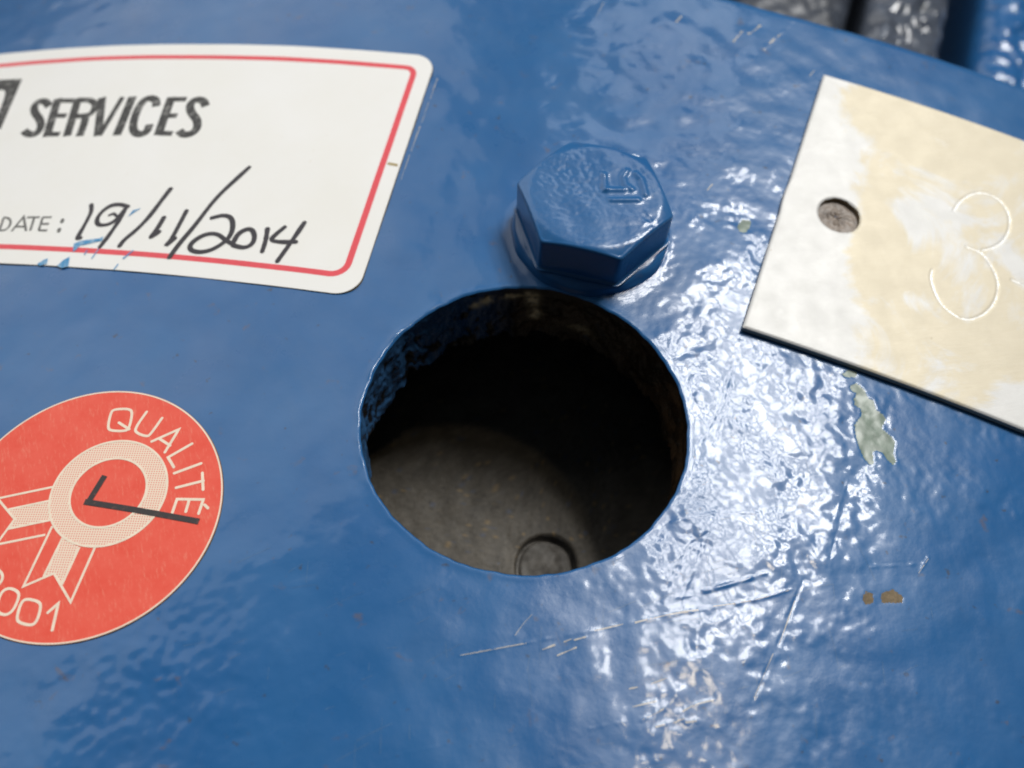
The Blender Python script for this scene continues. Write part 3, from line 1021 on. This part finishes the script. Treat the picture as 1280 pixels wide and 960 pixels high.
# raised head marks under the paint
for pts in BOLTM:
    q_ = np.array(pts) - BOLT
    d = seg_dist([tuple(x) for x in q_], bu, bt)
    BH_ = BH_ + top * 0.25 * np.exp(-(d / 0.42) ** 2)
mesh_obj('bolt_head', W(BOLT[0] + bu, BOLT[1] + bt, BH_).reshape(-1, 3), grid_faces(len(BR_), n, True)[:, ::-1], M_BOLT, bolt)

# ------------------------------------------------------------------ white service label


def lab_h(u, t):
    return 0.022 * np.sin(u * 0.21 + 1.3) + 0.018 * np.sin(t * 0.33 + u * 0.1) + 0.010 * np.sin(u * 0.6 - t * 0.45)


LAB_H = 0.19
LH = np.linalg.norm(L_TR - L_BR)
L_DY = (L_BR - L_TR) / LH
cr = 3.6
ys = np.unique(np.r_[np.linspace(0, cr, 25) ** 1.0, np.linspace(cr, LH - cr, 60), LH - np.linspace(0, cr, 25)])
ys = np.unique(np.r_[cr - cr * np.cos(np.linspace(0, math.pi / 2, 25)), np.linspace(cr, LH - cr, 60), LH - cr + cr * np.sin(np.linspace(0, math.pi / 2, 25))])
inset = np.zeros_like(ys)
m = ys < cr; inset[m] = cr - np.sqrt(np.maximum(cr ** 2 - (cr - ys[m]) ** 2, 0))
m = ys > LH - cr; inset[m] = cr - np.sqrt(np.maximum(cr ** 2 - (ys[m] - LH + cr) ** 2, 0))
fx = np.linspace(0, 1, 150)
LX = inset[:, None] + (LAB_LEN - 2 * inset)[:, None] * fx
# top and bottom edges run a hair out of parallel, as on the sticker
lu = L_TR[0] + L_DY[0] * ys[:, None] + L_DT[0] * LX
lt = L_TR[1] + L_DY[1] * ys[:, None] + L_DT[1] * LX
label = mesh_obj('service_label', W(lu, lt, LAB_H + lab_h(lu, lt)).reshape(-1, 3), grid_faces(len(ys), len(fx)), M_PAPER)
tag(label, 'white service label with red border and handwritten date stuck on blue paint', 'label')


def skirt(name, u, t, h, h0, grow, mat, parent):
    """Closed edge strip of a thin sheet."""
    c = np.array([u.mean(), t.mean()])
    d = np.stack([u - c[0], t - c[1]], 1); d /= np.linalg.norm(d, axis=1)[:, None]
    v = np.stack([W(u, t, h), W(u + d[:, 0] * grow, t + d[:, 1] * grow, h0 + 0 * u)])
    nn_ = len(u)
    return mesh_obj(name, v.reshape(-1, 3), grid_faces(2, nn_, True), mat, parent)


pu = np.r_[lu[0], lu[1:, -1], lu[-1, -2::-1], lu[-2:0:-1, 0]]
pt = np.r_[lt[0], lt[1:, -1], lt[-1, -2::-1], lt[-2:0:-1, 0]]
skirt('paper_edge', pu, pt, LAB_H + lab_h(pu, pt) - 0.002, -0.06, 0.13, M_EDGE, label)


def lprint(name, parts, mat, h=0.012):
    return print_obj(name, parts, mat, label, LAB_H + h, lab_h)


B_TR = np.array([-35.883, 59.193]); B_BR = np.array([-31.029, 16.866])
bl = 102.0
bdir = -np.array([0.9941, 0.1079])


def corner(c, d1, d2, r, n=7):
    """Rounded corner points from c + r*d1 round to c + r*d2."""
    o = c + r * d1 + r * d2
    return [o - r * d2 * math.cos(a) - r * d1 * math.sin(a) for a in np.linspace(0, math.pi / 2, n)]


up = (B_TR - B_BR) / np.linalg.norm(B_TR - B_BR)
path = [B_TR + bdir * bl] + corner(B_TR, bdir, -up, 1.6)[0:] + corner(B_BR, up, bdir, 2.3) + [B_BR + bdir * bl]
lprint('red_border', [ribbon(path, 0.98, False, 0, 'butt', 1.2)], M_RED, 0.010)
for name, strokes, kind in SERVICES:
    parts = []
    for k, s in enumerate(strokes):
        soft = 3 if kind == 1 else (3 if kind == 2 and k == 1 else (2 if kind == 2 and k == 2 else 0))
        wd = 1.42 if kind == 1 else (1.55 if k == 0 else 1.05)
        if name == 'R': wd = (1.5, 1.15, 1.4)[k]
        if name == 'V': wd = (1.45, 0.95)[k]
        parts.append(ribbon(s, wd, False, soft, 'butt', 0.6))
    lprint('printed_letter', parts, M_INK)
lprint('logo_block', [quad_fill(LOGO, 24)], M_INK, 0.010)
lprint('logo_opening', [fan_fill(chaikin(LOGOW, True, 2))], M_PAPER, 0.022)
for name, strokes in DATE:
    if name == 'COLON':
        parts = [ribbon(s, 0.62, False, 0, 'round', 0.3) for s in strokes]
    else:
        parts = [ribbon(s, 0.40, False, 2 if (name == 'D' and k == 1) else 0, 'butt', 0.6) for k, s in enumerate(strokes)]
    lprint('colon' if name == 'COLON' else 'small_letter', parts, M_SMALL)
for k, s in enumerate(HAND):
    o = lprint('pen_stroke', [ribbon(s, 0.74 if k != 3 else 0.55, False, 3, 'round', 0.4, 0.14, k)], M_PEN, 0.016 + 0.004 * k)
for s in SMEAR:
    lprint('paint_smear', [poly_fill(s)], M_SMEAR, 0.075)
lprint('brown_mark', [poly_fill(TICK)], M_TICK, 0.02)

# ------------------------------------------------------------------ round red quality sticker
STK_H = 0.16
rs = np.r_[np.linspace(0.02, SR - 0.5, 40), SR - 0.2, SR]
ts = np.linspace(0, 2 * math.pi, 220, endpoint=False)


def stk_h(u, t):
    return 0.4 * lab_h(u + 11, t)


su, stt = SC[0] + rs[:, None] * np.cos(ts), SC[1] + rs[:, None] * np.sin(ts)
stick = mesh_obj('quality_sticker', W(su, stt, STK_H + stk_h(su, stt)).reshape(-1, 3), grid_faces(len(rs), len(ts), True)[:, ::-1], M_STICK)
tag(stick, 'round red quality sticker with cream rosette and black tick', 'sticker')
skirt('paper_edge', su[-1], stt[-1], STK_H + stk_h(su[-1], stt[-1]) - 0.002, -0.06, 0.12, M_EDGE, stick)


def sprint(name, parts, mat, h=0.012):
    return print_obj(name, parts, mat, stick, STK_H + h, stk_h)


def circle_pts(c, r, n=96):
    return [(c[0] + r * math.cos(a), c[1] + r * math.sin(a)) for a in np.linspace(0, 2 * math.pi, n, endpoint=False)]


RGC = (-47.16, -23.345)
sprint('cream_rim', [ribbon(circle_pts(SC, SR - 0.12, 160), 0.20, True, 0, 'butt', 9)], M_CREAM)
ri, ro = np.array(circle_pts(RGC, 4.95)), np.array(circle_pts(RGC, 7.55))
sprint('halftone_ring', [(np.vstack([ri, ro]), [[i, (i + 1) % 96, 96 + (i + 1) % 96, 96 + i] for i in range(96)])], M_HALF, 0.010)
for s in RIBH:
    sprint('halftone_ribbon', [poly_fill(s)], M_HALF, 0.010)
sprint('ring_line', [ribbon(circle_pts(RGC, 7.55), 0.31, True, 0, 'butt', 9)], M_CREAM, 0.034)
sprint('ring_line', [ribbon(circle_pts(RGC, 4.95), 0.31, True, 0, 'butt', 9)], M_CREAM, 0.034)
for s in RIB:
    sprint('ribbon_line', [ribbon(s, 0.31, False, 0, 'butt', 1.0)], M_CREAM, 0.022)
for name, strokes in QUAL:
    sprint('printed_letter', [ribbon(s, 0.37, bool(c), 2 if (name in 'QU' and len(s) > 2) else 0, 'round', 0.5) for s, c in strokes], M_CREAM, 0.02)
for name, strokes in NUM:
    sprint('printed_digit', [ribbon(s, 0.37, bool(c), 2 if name != 'one' else 0, 'round', 0.5) for s, c in strokes], M_CREAM, 0.02)
sprint('black_tick', [ribbon(s, 0.80, False, 0, 'butt', 0.8) for s in CHECK], M_CHECK, 0.05)

# ------------------------------------------------------------------ engraved metal tag
TL, BL_, TR_, BR2 = np.array([26.76, 78.73]), np.array([24.26, 25.85]), np.array([97.2, 80.9]), np.array([97.2, 25.5])
nxs = np.r_[np.linspace(0, 0.70, 300), np.linspace(0.70, 1, 50)[1:]]
nys = np.linspace(0, 1, 310)
gx, gy = np.meshgrid(nxs, nys)
tu = (BL_[0] * (1 - gx) + BR2[0] * gx) * (1 - gy) + (TL[0] * (1 - gx) + TR_[0] * gx) * gy
tv = (BL_[1] * (1 - gx) + BR2[1] * gx) * (1 - gy) + (TL[1] * (1 - gx) + TR_[1] * gx) * gy
TH_C = np.array([33.9, 50.95]); THR = 3.15
# pull the sheet open round the drilled hole
d = np.stack([tu - TH_C[0], tv - TH_C[1]], -1)
r_ = np.linalg.norm(d, axis=-1)
RO = 9.0
r_in = r_ < 0.35
rn_ = np.where(r_ < RO, THR + (RO - THR) * np.clip((r_ - 0.35) / (RO - 0.35), 0, 1), r_)
with np.errstate(divide='ignore', invalid='ignore'):
    sc_ = np.where(r_ > 1e-6, rn_ / r_, 1)
tu = np.where(r_ < RO, TH_C[0] + d[..., 0] * sc_, tu)
tv = np.where(r_ < RO, TH_C[1] + d[..., 1] * sc_, tv)
rr_ = np.hypot(tu - TH_C[0], tv - TH_C[1])
TAG_T = 1.08
ex = np.minimum.reduce([(gx) * 71, (1 - gx) * 71, gy * 53, (1 - gy) * 53])
th_ = TAG_T + 0.003 * sample(F_wave, tu, tv) + 0.0010 * sample(F_lump, tu + 9, tv) + 0.0012 * sample(F_fine, tu, tv)
th_ += 0.03 * np.exp(-((ex - 0.55) / 0.22) ** 2) - 0.20 * np.clip(1 - ex / 0.32, 0, 1) ** 2
th_ -= 0.25 * np.clip(1 - (rr_ - THR) / 0.45, 0, 1) ** 2
groove = np.full(tu.shape, 1e9)
for s in THREE + NEXT:
    groove = np.minimum(groove, seg_dist([tuple(x) for x in chaikin(s, False, 2)], tu, tv))
th_ += -0.07 * np.exp(-(groove / 0.26) ** 2) + 0.012 * np.exp(-((groove - 0.42) / 0.14) ** 2)
# edge of the old lacquer film
F = grid_faces(*gx.shape)
hole_v = (r_in).ravel()
F = F[~(hole_v[F].any(1))]
gm = groove.ravel()[F].mean(1) < 0.13
Vt = W(tu, tv, th_).reshape(-1, 3)
used = np.unique(F[~gm])
v_, f_ = compact(Vt, F[~gm])
plate = mesh_obj('metal_tag', v_, f_, M_TAG)
tag(plate, 'rectangular aluminium tag with a drilled hole and engraved numeral on blue paint', 'metal tag')
# r channel: how much old yellow lacquer is left (less on the left where it was rubbed off)
lac = -0.34 + 0.42 * smooth(29, 42, tu + 0.10 * (tv - 50)) + 0.18 * gauss(tu, tv, (33, 73), 6) + 0.22 * gauss(tu, tv, (41, 47), 4) - 0.20 * gauss(tu, tv, (47, 56), 5) - 0.4 * gauss(tu, tv, (66, 29), 3.5)
lac = lac.ravel()[used]
set_tone(plate, np.stack([lac, lac * 0, lac * 0], 1))
v_, f_ = compact(Vt, F[gm])
mesh_obj('engraving', v_, f_, M_GROOVE, plate)
# cut edges
iy, ix = gx.shape
idx = np.arange(iy * ix).reshape(iy, ix)
loop = np.r_[idx[0, :], idx[1:, -1], idx[-1, -2::-1], idx[-2:0:-1, 0]]
bu_, bv_, bh_ = tu.ravel()[loop], tv.ravel()[loop], th_.ravel()[loop]
v = np.stack([W(bu_, bv_, bh_), W(bu_, bv_, 0.45 + 0 * bu_), W(bu_, bv_, 0.14 + 0 * bu_)])
nl = len(loop)
mesh_obj('cut_edge', v.reshape(-1, 3), grid_faces(3, nl, True)[:, ::-1], M_TAGEDGE, plate)
ta2 = np.linspace(0, 2 * math.pi, 96, endpoint=False)
v = np.stack([W(TH_C[0] + r * np.cos(ta2), TH_C[1] + r * np.sin(ta2), h + 0 * ta2) for r, h in ((THR + 0.25, 0.93), (THR + 0.02, 0.80), (THR, 0.5), (THR, 0.1))])
mesh_obj('drilled_hole', v.reshape(-1, 3), grid_faces(4, 96, True), M_RUST, plate)
rf = np.linspace(0.02, THR - 0.02, 12)
nz_ = ring_noise(12, 96, 4, 8, 21)
v = W(TH_C[0] + rf[:, None] * np.cos(ta2), TH_C[1] + rf[:, None] * np.sin(ta2), 0.20 + 0.10 * nz_ * (1 - (rf / THR) ** 4)[:, None])
mesh_obj('hole_filling', v.reshape(-1, 3), grid_faces(12, 96, True)[:, ::-1], M_FILL, plate)

# ------------------------------------------------------------------ ribbed machine body beyond the edge
ribbed = tag(empty('ribbed_machine_body', 50, 150, -60),
             'blurred ribbed machine body in blue and dark grey beyond the housing edge', 'machine body')


def rib(name, u0, u1, htop, hbot, t0, t1, mat, rad=4.0, lump=0.0):
    prof = []
    n_ = 8
    for a in np.linspace(0, math.pi / 2, n_):
        prof.append((u0 + rad - rad * math.cos(a), htop - rad + rad * math.sin(a)))
    for a in np.linspace(0, math.pi / 2, n_):
        prof.append((u1 - rad + rad * math.sin(a), htop - rad + rad * math.cos(a)))
    prof = [(u0, hbot)] + prof[:n_]
    mid = [(x, htop) for x in np.linspace(u0 + rad, u1 - rad, 14)[1:-1]]
    right_ = [(u1 - rad + rad * math.sin(a), htop - rad + rad * math.cos(a)) for a in np.linspace(0, math.pi / 2, n_)]
    prof = prof + mid + right_ + [(u1, hbot)]
    pu_ = np.array([p[0] for p in prof]); ph_ = np.array([p[1] for p in prof])
    tt_ = np.linspace(t0, t1, 140)
    U_, T_ = np.meshgrid(pu_, tt_)
    Hh = ph_[None, :] + lump * (sample(F_wave, U_ - 60, T_ - 160) + 0.5 * sample(F_lump, U_ - 60, T_ - 160))
    return mesh_obj(name, W(U_, T_, Hh).reshape(-1, 3), grid_faces(len(tt_), len(pu_)), mat, ribbed)


rib('dusty_rib', 8, 36.5, -36, -75, 96, 215, M_BROWN, 6.0, 0.2)
rib('greasy_rib', 39.5, 59.5, -34, -75, 96, 215, M_GREY, 5.0, 0.32)
rib('blue_rib', 67.5, 92, -33, -75, 96, 215, M_PAINT, 7.0, 0.25)
U_, T_ = np.meshgrid(np.linspace(-60, 130, 40), np.linspace(94, 320, 40))
mesh_obj('back_plate', W(U_, T_, -70 + 0 * U_).reshape(-1, 3), grid_faces(40, 40), M_BACK, ribbed)
